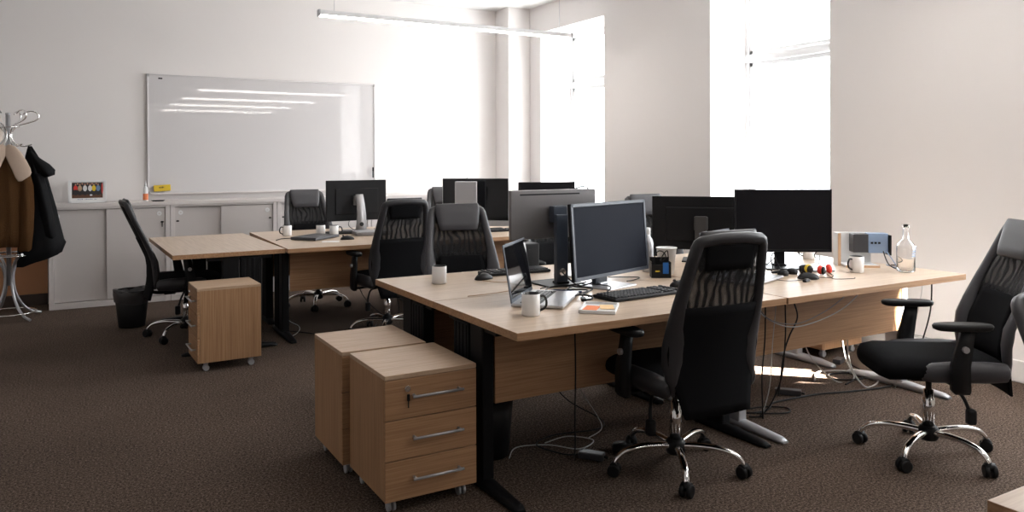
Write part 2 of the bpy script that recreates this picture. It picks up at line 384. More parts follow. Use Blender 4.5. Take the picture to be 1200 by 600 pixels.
# ------------------------------------------------------------------ office chairs
LEAN = 1.0
def back_y(z):
    y = back_y0(z); return y if z < .60 else back_y0(.60)+(y-back_y0(.60))*LEAN
def back_y0(z):
    pts = [(.33, -.292), (.45, -.272), (.55, -.265), (.65, -.280), (.80, -.345), (.95, -.41), (1.06, -.455), (1.12, -.47)]
    for (a, ya), (b, yb) in zip(pts, pts[1:]):
        if z <= b: t = max(0, (z-a)/(b-a)); return ya+(yb-ya)*t
    return pts[-1][1]
def back_w(z):
    pts = [(.33, .19), (.43, .215), (.52, .248), (.60, .262), (.70, .254), (.82, .238), (.95, .217), (1.05, .201), (1.12, .185)]
    for (a, ya), (b, yb) in zip(pts, pts[1:]):
        if z <= b: t = max(0, (z-a)/(b-a)); return ya+(yb-ya)*t
    return pts[-1][1]
ZT = 1.105
def make_chair(label, base_ang=18, arms=True, group='high-back mesh office chairs', leather=None, headrest=True, lean=1.0, lever=-1):
    global LEAN; LEAN = lean
    lt = leather or M_LEATHER
    t = thing('office_chair', label, 'office chair', group=group)
    bm = B(); lathe(bm, [(.0, .072), (.038, .074), (.046, .09), (.046, .125), (.034, .14), (.0, .141)], 20); obj('base_hub', bm, M_BLACK, t, smooth=True)
    for k in range(5):
        a = R(base_ang+72*k); c, s = math.cos(a), math.sin(a)
        pr = [(.035, .112), (.10, .118), (.18, .118), (.25, .104), (.285, .08), (.298, .06)]
        bm = B(); tube(bm, [(r_*c, r_*s, z) for r_, z in pr], lambda u: .019-.006*u, 10, flat=.8); arm = obj('base_arm', bm, M_CHROME, t)
        bm = B(); cx, cy = .300*c, .300*s; wa = a+R(55); tx, ty = math.cos(wa), math.sin(wa)
        for q in (-1, 1):
            p0 = Vector((cx, cy, .028))+Vector((tx, ty, 0))*q*.007; p1 = Vector((cx, cy, .028))+Vector((tx, ty, 0))*q*.026
            tube(bm, [p0, p0*.92+p1*.08, p0*.1+p1*.9, p1], lambda u: .028 if .02 < u < .97 else .023, 16, smooth=False)
        tube(bm, [(cx-tx*.02, cy-ty*.02, .045), (cx+tx*.02, cy+ty*.02, .045)], .019, 10, smooth=False)
        tube(bm, [(cx, cy, .04), (cx, cy, .068)], .008, 8, smooth=False)
        obj('caster', bm, M_BLACK, arm)
    bm = B(); lathe(bm, [(.0, .13), (.027, .13), (.027, .27), (.022, .275), (.022, .31), (.014, .315), (.014, .40), (0, .40)], 20); obj('gas_cylinder', bm, M_CHROME if leather is None else M_CHROME, t, smooth=False)
    bm = B(); box(bm, -.075, .075, -.12, .11, .365, .415, .012); box(bm, -.04, .04, -.17, -.08, .35, .39, .01); obj('tilt_mechanism', bm, M_BLACK, t)
    bm = B(); q = lever; tube(bm, [(q*.05, -.02, .38), (q*.15, -.04, .375), (q*.19, -.07, .33), (q*.205, -.09, .27)], .008, 8); box(bm, q*.207-.019, q*.207+.019, -.115, -.075, .215, .285, .01); obj('tilt_lever', bm, M_BLACK, t)
    # seat: rounded cushion with waterfall front
    def seat_ring(y, hw, z0, z1):
        n = 20; out = []
        for j in range(n):
            a = 2*math.pi*j/n; cs, sn = math.cos(a), math.sin(a); e = .45
            out.append((hw*math.copysign(abs(cs)**e, cs), y, (z0+z1)/2+(z1-z0)/2*math.copysign(abs(sn)**.8, sn)))
        return out
    bm = B(); loft(bm, [seat_ring(*q) for q in [(-.255, .16, .435, .475), (-.245, .21, .42, .495), (-.18, .240, .412, .503), (-.05, .250, .408, .50), (.10, .250, .405, .502), (.19, .244, .398, .505), (.245, .225, .393, .495), (.268, .185, .40, .475), (.274, .14, .415, .455)]])
    seat = obj('seat', bm, M_FABRIC, t)
    for s in (-1, 1):
        bm = B(); rings = []
        for (y, w_, zc, h_) in [(-.25, .012, .455, .02), (-.235, .03, .455, .042), (-.15, .036, .455, .048), (0, .037, .453, .048), (.08, .034, .45, .044), (.12, .02, .445, .032), (.135, .006, .445, .012)]:
            rings.append([(s*(.228)+w_*math.cos(2*math.pi*j/14), y, zc+h_*math.sin(2*math.pi*j/14)) for j in range(14)])
        loft(bm, rings); obj('side_bolster', bm, lt, seat, 'grey leather seat bolster' if lt is M_LEATHER else None)
    if arms:
        for s in (-1, 1):
            bm = B(); tube(bm, [(s*.10, -.02, .40), (s*.25, -.02, .392), (s*.292, -.025, .40)], .016, 8, flat=.6)
            loft(bm, [[(s*.292-tk, yc-wy, z), (s*.292+tk, yc-wy, z), (s*.292+tk, yc+wy, z), (s*.292-tk, yc+wy, z)] for (z, yc, wy, tk) in [(.375, -.015, .03, .012), (.39, -.01, .038, .018), (.50, -.01, .036, .018), (.60, -.03, .030, .015), (.66, -.04, .028, .013)]])
            a_ = obj('armrest', bm, M_BLACK, t)
            bm = B(); n = 22
            loft(bm, [[(s*.292+.041*k*math.copysign(abs(math.cos(2*math.pi*j/n))**.7, math.cos(2*math.pi*j/n)), -.02+.128*k*math.copysign(abs(math.sin(2*math.pi*j/n))**.8, math.sin(2*math.pi*j/n)), z) for j in range(n)] for (z, k) in [(.656, .86), (.662, .97), (.676, 1), (.684, .95), (.687, .8)]])
            obj('arm_pad', bm, M_BLACK, a_)
            bm = B(); tube(bm, [(s*.300, -.022, .575), (s*.322, -.022, .575)], .014, 14, smooth=False); obj('knob', bm, M_ALU, a_, 'round silver knob')
    # back support bar
    bm = B(); tube(bm, [(0, -.10, .372), (0, -.20, .366), (0, -.262, .385), (0, -.275, .42)], .022, 10, flat=.6); obj('back_bar', bm, M_BLACK, t)
    # padded leather frame
    zs = [.425, .49, .56, .64, .72, .82, .92, 1.0, 1.055]
    path = [(back_w(z), z) for z in zs]
    cw = back_w(1.06)
    path += [(cw-.012, 1.085), (cw-.04, 1.102), (cw-.09, 1.108), (.06, 1.112)]
    bw = [.008, .060, .104, .108, .080, .058, .052, .052, .052, .052, .052, .052, .052]
    full = path+[(0, 1.113)]+[(-x, z) for x, z in reversed(path)]; fb = bw+[.052]+bw[::-1]
    rings = []
    for i, (x, z) in enumerate(full):
        x0, z0 = full[max(i-1, 0)]; x1, z1 = full[min(i+1, len(full)-1)]
        tx, tz = x1-x0, z1-z0; l_ = math.hypot(tx, tz); nx, nz = -tz/l_, tx/l_     # inward
        b_ = fb[i]; cx, cz = x+nx*b_/2, z+nz*b_/2; ring = []
        th = .021 if b_ > .02 else .008
        for j in range(12):
            a = 2*math.pi*j/12; px_, pz_ = cx+nx*b_/2*math.cos(a), cz+nz*b_/2*math.cos(a)
            fl = .03*abs(px_/.25)**2 * (1 if pz_ > .5 else 1)
            ring.append((px_, back_y(pz_)+fl+th*math.sin(a), pz_))
        rings.append(ring)
    bm = B(); loft(bm, rings); obj('back_frame', bm, lt, t, 'padded leather frame of the back')
    def sheet(zlo, zhi, inset, yo, mi, name, m, nz=12, nx=12, thick=.004, label=None, par=None, wf=None):
        bm = B(); fr = []; bk = []
        for i in range(nz+1):
            z = zlo+(zhi-zlo)*i/nz; w_ = (wf(z) if wf else back_w(z)-inset)
            fr.append([bm.verts.new((w_*(2*j/nx-1), back_y(z)+.03*((w_*(2*j/nx-1))/.25)**2+yo, z)) for j in range(nx+1)])
            bk.append([bm.verts.new((v.co.x, v.co.y-thick, v.co.z)) for v in fr[-1]])
        for i in range(nz):
            for j in range(nx):
                for q, g in enumerate((fr, bk)):
                    vv = (g[i][j], g[i][j+1], g[i+1][j+1], g[i+1][j]); fa = bm.faces.new(vv if q == 0 else vv[::-1]); fa.smooth = True
        for i in range(nz):
            bm.faces.new((fr[i][0], fr[i+1][0], bk[i+1][0], bk[i][0])); bm.faces.new((fr[i][nx], bk[i][nx], bk[i+1][nx], fr[i+1][nx]))
        for j in range(nx):
            bm.faces.new((fr[0][j], bk[0][j], bk[0][j+1], fr[0][j+1])); bm.faces.new((fr[nz][j], fr[nz][j+1], bk[nz][j+1], bk[nz][j]))
        return obj(name, bm, m, par or t, label)
    sheet(.74, 1.08, .035, 0, 0, 'mesh_panel', M_MESH, label='see-through black mesh')
    sheet(.335, .80, .028, -.004, 0, 'back_cover', M_FABRIC, thick=.012, wf=lambda z: min(back_w(z)-.02, .20+(z-.335)*.22))
    sheet(.50, .78, .10, .012, 0, 'lumbar_pad', M_FABRIC, thick=.02)
    if headrest:
        sheet(.955, 1.075, 0, -.006, 0, 'headrest_backing', M_FABRIC, nz=4, thick=.003, wf=lambda z: .125+(z-.955)*.1)
        bm = B(); rings = []
        for z, w_, th in [(.94, .118, .006), (.95, .128, .016), (.99, .140, .022), (1.05, .150, .024), (1.09, .152, .022), (1.112, .148, .012), (1.118, .142, .004)]:
            ring = []
            for j in range(24):
                a = 2*math.pi*j/24; x = w_*math.copysign(abs(math.cos(a))**.35, math.cos(a))
                ring.append((x, back_y(z)+.028+th*math.sin(a)+.02*(x/.25)**2, z))
            rings.append(ring)
        bm_ = bm; loft(bm_, rings); obj('headrest', bm_, lt, t, 'leather headrest cushion')
    return t
def pc(t, x, y, heading): t.location = (x, y, 0); t.rotation_euler = (0, 0, R(heading-90)); return t
CH = []
c1 = make_chair('black mesh office chair seen from behind at the front of the near block', 18-86+90+3, leather=M_LEATHERD, lean=.6); pc(c1, 2.40, 2.69, 86)
c2 = make_chair('grey and black office chair turned left in front of the window wall', 49-55); pc(c2, 3.56, 2.215, 145)
c3 = dup(c2, (0, 0, 0), 0, 'grey back edge of a chair cut off by the right edge of the photo'); pc(c3, 2.65, .82, -90); c3.scale = (1, 1, .9)
c4 = dup(c1, (0, 0, 0), 0, 'black mesh office chair seen from behind in front of the far block'); pc(c4, 2.27, 6.01, 92)
c5 = dup(c2, (0, 0, 0), 0, 'grey leather office chair facing the viewer across the near block, behind the corner mug'); pc(c5, 2.19, 4.31, -103)
c6 = make_chair('black office chair seen from the side at the left end of the far block', 30, leather=M_LEATHERD, lever=1); pc(c6, .83, 6.74, 2)
c7 = dup(c2, (0, 0, 0), 0, 'grey office chair behind the far block in front of the white cabinets'); pc(c7, 2.11, 7.46, -88)
c8 = dup(c2, (0, 0, 0), 0, 'office chair mostly hidden behind the white all-in-one computer'); pc(c8, 3.56, 7.40, -100)
c9 = dup(c2, (0, 0, 0), 0, 'office chair of which only the grey top shows above the wide black monitor'); pc(c9, 4.20, 4.74, -100)
c10 = dup(c6, (0, 0, 0), 0, 'dark office chair behind the silver-backed monitor on the near block'); pc(c10, 3.22, 4.72, -95)

# ------------------------------------------------------------------ cabinets along the back wall
CXS = [-.155, .907, 1.969, 3.031, 4.093]; CYF, CT = 8.52, .968
names = ['white sliding-door cabinet behind the coat rack, leftmost', 'white sliding-door cabinet below the left half of the whiteboard', 'white sliding-door cabinet behind the grey chair, below the right end of the whiteboard', 'white sliding-door cabinet hidden behind the far monitors']
for i in range(4):
    x0, x1 = CXS[i], CXS[i+1]-.004; w = x1-x0
    t = thing('sliding_door_cabinet', names[i], 'cabinet', (x0, CYF, 0), 0, 'white cabinets along the back wall')
    bm = B()
    box(bm, 0, .042, 0, .40, 0, CT, .002); box(bm, w-.042, w, 0, .40, 0, CT, .002); box(bm, .042, w-.042, 0, .40, 0, .055, .002)
    box(bm, .042, w-.042, 0, .40, CT-.02, CT, .002); box(bm, .042, w-.042, .38, .40, .055, CT-.02)
    obj('carcass', bm, M_CABF, t)
    for k, (a, b, yy) in enumerate([(.044, w*.475, .035), (w*.46, w-.044, .012)]):
        bm = B(); box(bm, a, b, yy, yy+.018, .062, CT-.026, .002); d = obj('sliding_door', bm, M_CAB, t)
        px = a+.055 if k == 0 else b-.055
        if i in (0,) and k == 0: px = a+.03
        bm = B(); tube(bm, [(px, yy+.001, .885), (px, yy-.006, .885)], .022, 18, smooth=False); obj('finger_pull', bm, M_WHITEP, d)
        bm = B(); tube(bm, [(px, yy-.006, .885), (px, yy-.0065, .885)], .010, 14, smooth=False); obj('pull_recess', bm, M_CABF, d)
        kx = px-.03 if k == 0 else px+.025
        if not (i == 0 and k == 0):
            bm = B(); tube(bm, [(kx, yy+.001, .80), (kx, yy-.012, .80)], .009, 12, smooth=False); box(bm, kx-.014, kx+.014, yy-.018, yy-.012, .794, .806, .002)
            if i == 0: box(bm, kx-.005, kx+.005, yy-.017, yy-.013, .75, .80, .001)
            obj('lock', bm, M_BLACK, d)
bm = B(); box(bm, CXS[0]-.005, 4.87, CYF-.012, BY-.025, CT, CT+.035, .003)
tag(obj('cabinet_worktop', bm, M_CABF), 'long white worktop running over the row of white cabinets', 'worktop')
WT = CT+.035

# whiteboard
t = thing('whiteboard', 'large glossy whiteboard with thin silver frame on the back wall', 'whiteboard', (1.974, BY-.02, 1.696)); w, h = 1.246, .627
bm = B(); box(bm, -w+.01, w-.01, -.004, .018, -h+.01, h-.01); obj('writing_surface', bm, M_BOARD, t)
bm = B()
for a in ((-w, -w+.016, -h, h), (w-.016, w, -h, h), (-w, w, -h, -h+.016), (-w, w, h-.016, h)): box(bm, a[0], a[1], -.012, .019, a[2], a[3], .003)
obj('board_frame', bm, mat('pale_silver_frame', (.62, .60, .60), .35, .3), t)
bm = B()
for sx in (-1, 1):
    for sz in (-1, 1): box(bm, sx*(w-.012)-.014, sx*(w-.012)+.014, -.014, .019, sz*(h-.012)-.014, sz*(h-.012)+.014, .004)
obj('corner_cap', bm, mat('grey_cap', (.42, .41, .41), .4), t)
bm = B(); box(bm, -w+.11, -w+.15, -.0045, -.004, h-.05, h-.035); obj('maker_mark', bm, M_BLACK, t)
bm = B(); box(bm, -w+.03, w, -.045, -.012, -h-.008, -h+.006, .003); obj('pen_tray', bm, M_CABF, t)
t = thing('board_eraser', 'yellow block eraser stuck on the lower left of the whiteboard', 'eraser', (.867, BY-.045, 1.128), rot=(0, R(-3), 0))
bm = B(); box(bm, -.082, .082, -.018, .0, -.033, .033, .006); obj('grip', bm, M_YEL, t)
bm = B(); box(bm, -.075, .075, .0, .02, -.028, .028, .003); obj('felt_pad', bm, M_CAPS, t)
bm = B()
for (xa, xb, za, zb) in ((-.03, -.022, .0, .014), (-.02, -.004, .002, .010), (-.002, .006, .0, .016), (.008, .016, .004, .012)): box(bm, xa, xb, -.0186, -.0178, za, zb)
obj('printed_mark', bm, M_BLACK, t)
t = thing('board_marker', 'black marker standing against the right edge of the whiteboard', 'marker', (3.185, BY-.048, 1.205))
bm = B(); tube(bm, [(0, 0, 0), (0, 0, .08)], .009, 10, smooth=False); obj('barrel', bm, M_CAPS, t)
bm = B(); tube(bm, [(0, 0, .08), (0, 0, .125)], .010, 10, smooth=False); obj('cap', bm, M_BLACK, t)

# ------------------------------------------------------------------ things on the worktop
t = thing('picture_frame', 'white framed group photograph standing on the left cabinet', 'picture frame', (.176, 8.70, WT), rot=(R(-8), 0, 0))
fw, fh = .165, .222
bm = B()
for a in ((-fw, -fw+.022, 0, fh), (fw-.022, fw, 0, fh), (-fw, fw, 0, .020), (-fw, fw, fh-.016, fh)): box(bm, a[0], a[1], -.010, .010, a[2], a[3], .002)
obj('frame', bm, M_WHITEP, t)
bm = B(); box(bm, -fw+.02, fw-.02, -.002, .006, .018, fh-.014); obj('mount', bm, M_PAPER, t)
pm = [mat('photo_dark', (.025, .022, .025), .5), mat('photo_brown', (.12, .05, .025), .5), mat('photo_red', (.65, .04, .03), .5), mat('photo_tan', (.55, .38, .24), .5), mat('photo_white', (.75, .75, .75), .5), mat('photo_yellow', (.8, .55, .03), .5), mat('photo_blue', (.16, .26, .42), .5), mat('photo_skin', (.55, .30, .20), .5)]
bm = B(); x0, x1, z0, z1 = -.135, .132, .047, .200
box(bm, x0, x1, -.0035, -.002, z0, z1, 0, 0); box(bm, x0, x1, -.0040, -.0034, z0, z0+.035, 0, 1)
def disc(bm, x, z, rx, rz, y, mi, n=12):
    fa = bm.faces.new([bm.verts.new((x+rx*math.cos(2*math.pi*j/n), y, z+rz*math.sin(2*math.pi*j/n))) for j in range(n)]); fa.material_index = mi
for k, (px, c) in enumerate([(-.103, 2), (-.066, 3), (-.022, 4), (.022, 4), (.055, 5), (.092, 6), (.127, 2)]):
    disc(bm, px, .143 if k != 6 else .14, .018 if k < 6 else .007, .030 if k < 6 else .055, -.0045-.0001*k, c)
    if k < 6: disc(bm, px, .180, .0065, .008, -.0056, 7)
    if k < 6: box(bm, px-.012, px+.012, -.0046, -.0041, .075, .13, 0, 0)
for px in (-.085, -.045, .0, .04, .075): disc(bm, px, .188, .007, .008, -.0044, 7)
disc(bm, .03, .075, .012, .008, -.0056, 4)
obj('group_photo', bm, pm, t, 'dark print of a row of people in red, tan, white and yellow tops')
bm = B()
for k in range(14):
    if k in (4, 11): continue
    px = -.085+k*.012; box(bm, px, px+.008, -.0026, -.0020, .030, .036+.003*(k % 3 == 0))
obj('handwriting', bm, M_BLUEGREY, t)
bm = B(); tube(bm, [(0, .008, .15), (0, .09, .002)], .006, 6, smooth=False); obj('stand', bm, M_WHITEP, t)
t = thing('spray_bottle', 'white plastic bottle with an orange label on the cabinet', 'bottle', (.690, 8.66, WT))
bm = B(); lathe(bm, [(0, 0), (.022, 0), (.024, .005), (.024, .12), (.020, .14), (.012, .15), (.011, .165), (0, .166)], 20, smooth=True); obj('body', bm, M_WHITEP, t)
bm = B(); lathe(bm, [(.0243, .015), (.0246, .016), (.0246, .078), (.0243, .079)], 20); obj('wrap_label', bm, M_ORANGE, t)
bm = B(); lathe(bm, [(.012, .158), (.012, .175), (.006, .185), (.004, .21), (0, .21)], 14); obj('nozzle', bm, M_WHITEP, t)
t = thing('black_dish', 'flat black oval dish on the cabinet below the yellow eraser', 'dish', (.80, 8.60, WT))
bm = B(); lathe(bm, [(0, 0), (.05, 0), (.064, .010), (.066, .013), (.060, .012), (.05, .006), (0, .005)], 24, sy=.5); obj('bowl', bm, M_BLACK, t)
t['label'] = 'flat black oval dish on the cabinet below the yellow eraser'

# ------------------------------------------------------------------ coat rack and coats
t = thing('coat_rack', 'silver tubular coat rack with curved hooks and legs at the left edge', 'coat rack', (-.455, 8.27, 0))
bm = B(); tube(bm, [(0, 0, .30), (0, 0, 1.83)], .019, 16, smooth=False); lathe(bm, [(0, 1.83), (.02, 1.83), (.021, 1.845), (0, 1.85)], 16); obj('pole', bm, M_ALU, t)
for k in range(6):
    a = R(8+60*k); c, s = math.cos(a), math.sin(a)
    pr = [(.185, 1.575), (.15, 1.560), (.10, 1.556), (.05, 1.585), (.024, 1.64), (.04, 1.70), (.09, 1.745), (.165, 1.77), (.225, 1.80), (.235, 1.845), (.20, 1.872), (.15, 1.868), (.115, 1.845)]
    bm = B(); tube(bm, [(r_*c, r_*s, z-.005) for r_, z in pr], .0075, 8); obj('hook', bm, M_CHROME, t)
bm = B(); tube(bm, [(.088*math.cos(2*math.pi*j/16), .088*math.sin(2*math.pi*j/16), 1.72) for j in range(16)], .006, 8, closed=True, n=2); obj('hook_ring', bm, M_CHROME, t)
for zz, rr in ((.585, .16), (.575, .20), (.06, .21)):
    bm = B(); tube(bm, [(rr*math.cos(2*math.pi*j/20), rr*math.sin(2*math.pi*j/20), zz) for j in range(20)], .006, 8, closed=True, n=2); obj('ring', bm, M_CHROME, t)
for k in range(4):
    a = R(-55+90*k); c, s = math.cos(a), math.sin(a)
    pr = [(.19, .585), (.14, .565), (.075, .50), (.042, .42), (.038, .33), (.06, .22), (.12, .11), (.20, .04), (.29, .012)]
    bm = B(); tube(bm, [(r_*c, r_*s, z) for r_, z in pr], .012, 10); obj('leg', bm, M_ALU, t)
def garment(bm, rows, folds=7, amp=.012, n=40, mi=0, seed=0):
    rings = []
    for i, (z, cx, cy, hx, hy) in enumerate(rows):
        ring = []
        for j in range(n):
            a = 2*math.pi*j/n; k = 1+amp/max(hx, .03)*math.sin(folds*a+i*.35+seed)+amp*.5/max(hx, .03)*math.sin((folds*2+1)*a+i*.8)
            ring.append((cx+hx*k*math.cos(a), cy+hy*k*math.sin(a), z+.004*math.sin(3*a+i)))
        rings.append(ring)
    loft(bm, rings, mi=mi)
# black hooded coat, hanging to the right of the pole
t = thing('black_coat', 'black hooded coat hanging from the right side of the coat rack', 'coat', (-.20, 8.20, 0))
bm = B(); garment(bm, [(.46, -.055, 0, .11, .07), (.47, -.02, 0, .17, .09), (.55, -.005, 0, .185, .10), (.70, -.01, 0, .175, .10), (.85, -.02, 0, .155, .10), (1.0, -.03, 0, .135, .095), (1.15, -.04, 0, .11, .085), (1.28, -.05, 0, .09, .075), (1.38, -.055, 0, .065, .06), (1.46, -.07, 0, .04, .04), (1.545, -.085, 0, .012, .012)], 5, .010)
for v in bm.verts:
    if v.co.z < .56: v.co.z += (v.co.x+.18)*.32
obj('coat_body', bm, M_NYLON, t)
bm = B(); garment(bm, [(1.27, .03, -.03, .02, .03), (1.285, .04, -.035, .06, .06), (1.33, .025, -.035, .078, .07), (1.385, -.01, -.03, .07, .065), (1.44, -.05, -.02, .04, .045), (1.50, -.08, -.01, .015, .02)], 4, .006, 28); obj('hood', bm, M_NYLON, t)
bm = B(); garment(bm, [(.72, .06, -.07, .035, .03), (.74, .06, -.075, .045, .04), (.95, .035, -.08, .05, .045), (1.15, .0, -.07, .05, .045), (1.30, -.03, -.05, .04, .04)], 4, .005, 24); obj('sleeve', bm, M_NYLON, t)
t = thing('brown_jacket', 'brown fleece jacket with cream collar hanging in front of the coat rack pole', 'jacket', (-.46, 8.10, 0))
bm = B(); garment(bm, [(.66, 0, 0, .11, .06), (.67, 0, 0, .165, .085), (.80, 0, 0, .17, .09), (1.0, 0, 0, .165, .09), (1.2, 0, 0, .155, .09), (1.32, 0, 0, .14, .085), (1.42, .0, 0, .11, .075), (1.49, .0, 0, .07, .05)], 9, .011, 64)
obj('jacket_body', bm, M_TEDDY, t)
for s in (-1, 1):
    bm = B(); garment(bm, [(.62, s*.135, -.05, .035, .035), (.635, s*.135, -.05, .048, .045), (.80, s*.145, -.05, .052, .05), (1.0, s*.15, -.045, .055, .05), (1.2, s*.145, -.035, .055, .05), (1.33, s*.125, -.02, .045, .045)], 4, .004, 24); obj('sleeve', bm, M_TEDDY, t)
for s in (-1, 1):
    bm = B(); rings = []
    for (px, py, pz, w_, th) in [(0, -.05, 1.545, .022, .012), (s*.03, -.08, 1.515, .040, .014), (s*.065, -.105, 1.455, .050, .013), (s*.10, -.115, 1.38, .054, .012), (s*.128, -.115, 1.31, .056, .011), (s*.142, -.112, 1.275, .050, .010), (s*.150, -.11, 1.262, .03, .006)]:
        rings.append([(px+w_*math.cos(2*math.pi*j/14), py+th*math.sin(2*math.pi*j/14), pz+.75*w_*math.cos(2*math.pi*j/14)*s) for j in range(14)])
    loft(bm, rings); obj('collar', bm, M_FLEECE, t, 'cream fleece collar flap')
t = thing('beige_coat', 'beige garment hanging at the very left edge behind the pole', 'coat', (-.56, 8.42, 0))
bm = B(); garment(bm, [(.9, 0, 0, .07, .05), (1.2, 0, 0, .065, .05), (1.5, 0, 0, .05, .04), (1.75, .01, 0, .045, .035), (1.84, .01, 0, .02, .02)], 5, .006, 24); obj('cloth', bm, M_BEIGE, t)

# ------------------------------------------------------------------ waste bins
def bin_(label, x, y, r0_, r1_, h, mesh=False, liner=False):
    t = thing('waste_bin', label, 'waste bin', (x, y, 0))
    bm = B(); lathe(bm, [(0, .004), (r0_, .004), (r0_+(r1_-r0_)*.5, h*.5), (r1_, h), (r1_-.004, h), (r0_-.004, .01), (0, .01)], 32, smooth=True); obj('body', bm, mat('dark_wire_mesh', (.012, .011, .011), .6) if mesh else M_BLACK, t)
    bm = B(); tube(bm, [(r1_*math.cos(2*math.pi*j/24), r1_*math.sin(2*math.pi*j/24), h) for j in range(24)], .006, 8, closed=True, n=2); obj('rim', bm, M_BLACK, t)
    if liner:
        bm = B(); rings = []
        for z, k, am in ((h-.10, 1.01, .002), (h-.04, 1.03, .004), (h+.006, 1.05, .004), (h+.012, .99, .004), (h-.03, .86, .006), (h-.12, .78, .008)):
            rings.append([((r1_*k+am*math.sin(9*a+z*40))*math.cos(a), (r1_*k+am*math.sin(9*a+z*40))*math.sin(a), z+.012*math.sin(2*a+1)) for a in [2*math.pi*j/40 for j in range(40)]])
        loft(bm, rings, cap=False); obj('bin_liner', bm, mat('smoky_bin_bag', (.05, .045, .045), .35), t, 'crumpled dark bin bag')
bin_('black waste bin with a crumpled bag in front of the white cabinets', .475, 7.36, .105, .137, .31, True, True)
bin_('black waste bin in the shade under the near block, behind its left leg', 1.745, 3.28, .10, .125, .30)

# ------------------------------------------------------------------ monitors
def make_monitor(label, loc, yaw, w, h, zc, shell, screen, tilt=0, bez=.016, neck='straight', neckm=None, basem=None, chin=0, group=None, aio=False, neckw=.05, slot=False, th=.03, off=.0, cat='monitor', name='monitor'):
    """front faces local -y; loc = foot on the desk; zc = screen centre above the desk"""
    t = thing(name, label, cat, loc, R(yaw), group)
    ba = basem or shell; nm = neckm or shell; E_ = Euler((R(tilt), 0, 0)); Y0 = off
    def fin(nm_, bm, m, par, lab=None):
        o = obj(nm_, bm, m, par, lab, loc=(0, Y0, zc), rot=E_); return o
    bm = B(); box(bm, -w/2, w/2, -th*.35, th*.3, -h/2, h/2, .004); (None if slot else box(bm, -w*.36, w*.36, th*.2, th*.6, -h*.34, h*.30, .006))
    if slot: box(bm, -w*.30, w*.40, th*.30, th*.33, h*.5-.028, h*.5-.020, 0, 1); 
    panel = fin('display_shell', bm, [shell, M_BLACK], t)
    bm = B(); box(bm, -w/2+bez, w/2-bez, -th*.35-.001, -th*.35+.002, -h/2+bez+chin, h/2-bez); fin('screen', bm, screen, t, None)
    bm = B(); y_ = -th*.35
    for a in ((-w/2, -w/2+bez, -h/2, h/2), (w/2-bez, w/2, -h/2, h/2), (-w/2, w/2, -h/2, -h/2+bez+chin), (-w/2, w/2, h/2-bez, h/2)): box(bm, a[0], a[1], y_-.005, y_+.003, a[2], a[3], .002)
    fin('bezel', bm, M_ALU if aio else (M_BEZEL if screen is M_SCREENB else shell), t)
    bm = B(); yb = Y0+th+.035
    if neck == 'curved':
        rings = []
        for (z, y, wd_) in [(.0, yb+.03, neckw*.62), (.06, yb+.045, neckw*.58), (.15, yb+.05, neckw*.52), (zc*.85, yb+.035, neckw*.46), (zc+.06, yb-.005, neckw*.42)]:
            rings.append([(-wd_, y, z), (wd_, y, z), (wd_, y+.014, z), (-wd_, y+.014, z)])
        loft(bm, rings)
    else:
        box(bm, -neckw/2, neckw/2, yb-.012, yb+.018, .008, zc+(.0 if slot else .05), .005)
    box(bm, -.045, .045, Y0+th*.6, yb, zc-.045, zc+.045, .006)
    nk = obj('stand_neck', bm, nm, t)
    if slot or neck == 'curved':
        bm = B(); tube(bm, [(0, yb+.017+(.032 if neck == 'curved' else 0), .07), (0, yb+.0205+(.042 if neck == 'curved' else 0), .07)], .020, 16, smooth=False); obj('cable_hole', bm, M_CHROME if slot else M_BLACK, nk)
    bm = B(); box(bm, -.12, .12, -.09, .11+yb*.4, 0, .009, .004); box(bm, -.035, .035, yb-.03, yb+.035, .008, .02, .004); obj('stand_base', bm, ba, t)
    return t
make_monitor('blue-grey flat monitor facing the viewer behind the black keyboard', (2.49, 3.30, .74), 17, .66, .388, .255, M_MONB, M_SCREENB, tilt=-4, bez=.018, neckm=M_BEZEL, basem=M_ALU, neckw=.105)
make_monitor('silver-backed monitor with a slot along its top and a dark stand, back turned', (2.30, 3.55, .74), 180.7, .552, .262, .378, M_MONG, M_SCREEN, neckw=.075, neckm=M_BEZEL, basem=M_MONB, slot=True)
make_monitor('black monitor facing the viewer at the right of the near block, above the laptop', (3.82, 3.31, .74), -33, .585, .385, .293, M_MONB, M_SCREEN, bez=.007, chin=.008, neckw=.06, basem=M_MONB)
make_monitor('black monitor with back turned and a broad grey neck, left of the rightmost monitor', (3.66, 3.85, .74), 180-45, .64, .355, .247, M_MONB, M_SCREEN, neckw=.075, neckm=mat('dark_grey_neck', (.045, .043, .042), .4))
make_monitor('black monitor with back turned and curved silver neck on the far block', (2.405, 7.18, .74), 180+3, .60, .385, .29, M_MONB, M_SCREEN, neck='curved', neckm=mat('satin_grey_metal', (.30, .29, .29), .4, .5), neckw=.085, basem=M_MONG)
make_monitor('silver-rimmed all-in-one computer facing the viewer on the far block', (3.49, 6.80, .74), -37, .66, .47, .258, M_ALU, M_SCREENG, bez=.004, chin=.05, aio=True, neckw=.14, basem=M_ALU, cat='computer', name='all_in_one_computer')
make_monitor('thin black monitor whose top edge shows above the silver-backed monitor', (4.35, 6.85, .74), -21, .60, .34, .27, M_MONB, M_SCREEN)
# pale upright device in front of the all-in-one
t = thing('desktop_tower', 'pale grey upright slim computer in front of the all-in-one screen', 'computer', (3.285, 6.60, .74), R(-30))
bm = B(); box(bm, -.105, .105, -.02, .02, .0, .47, .008); obj('case', bm, M_ALU, t)
bm = B(); tube(bm, [(.0, 0, .465), (.012, 0, .51)], .003, 6, smooth=False); obj('antenna', bm, M_BLACK, t)

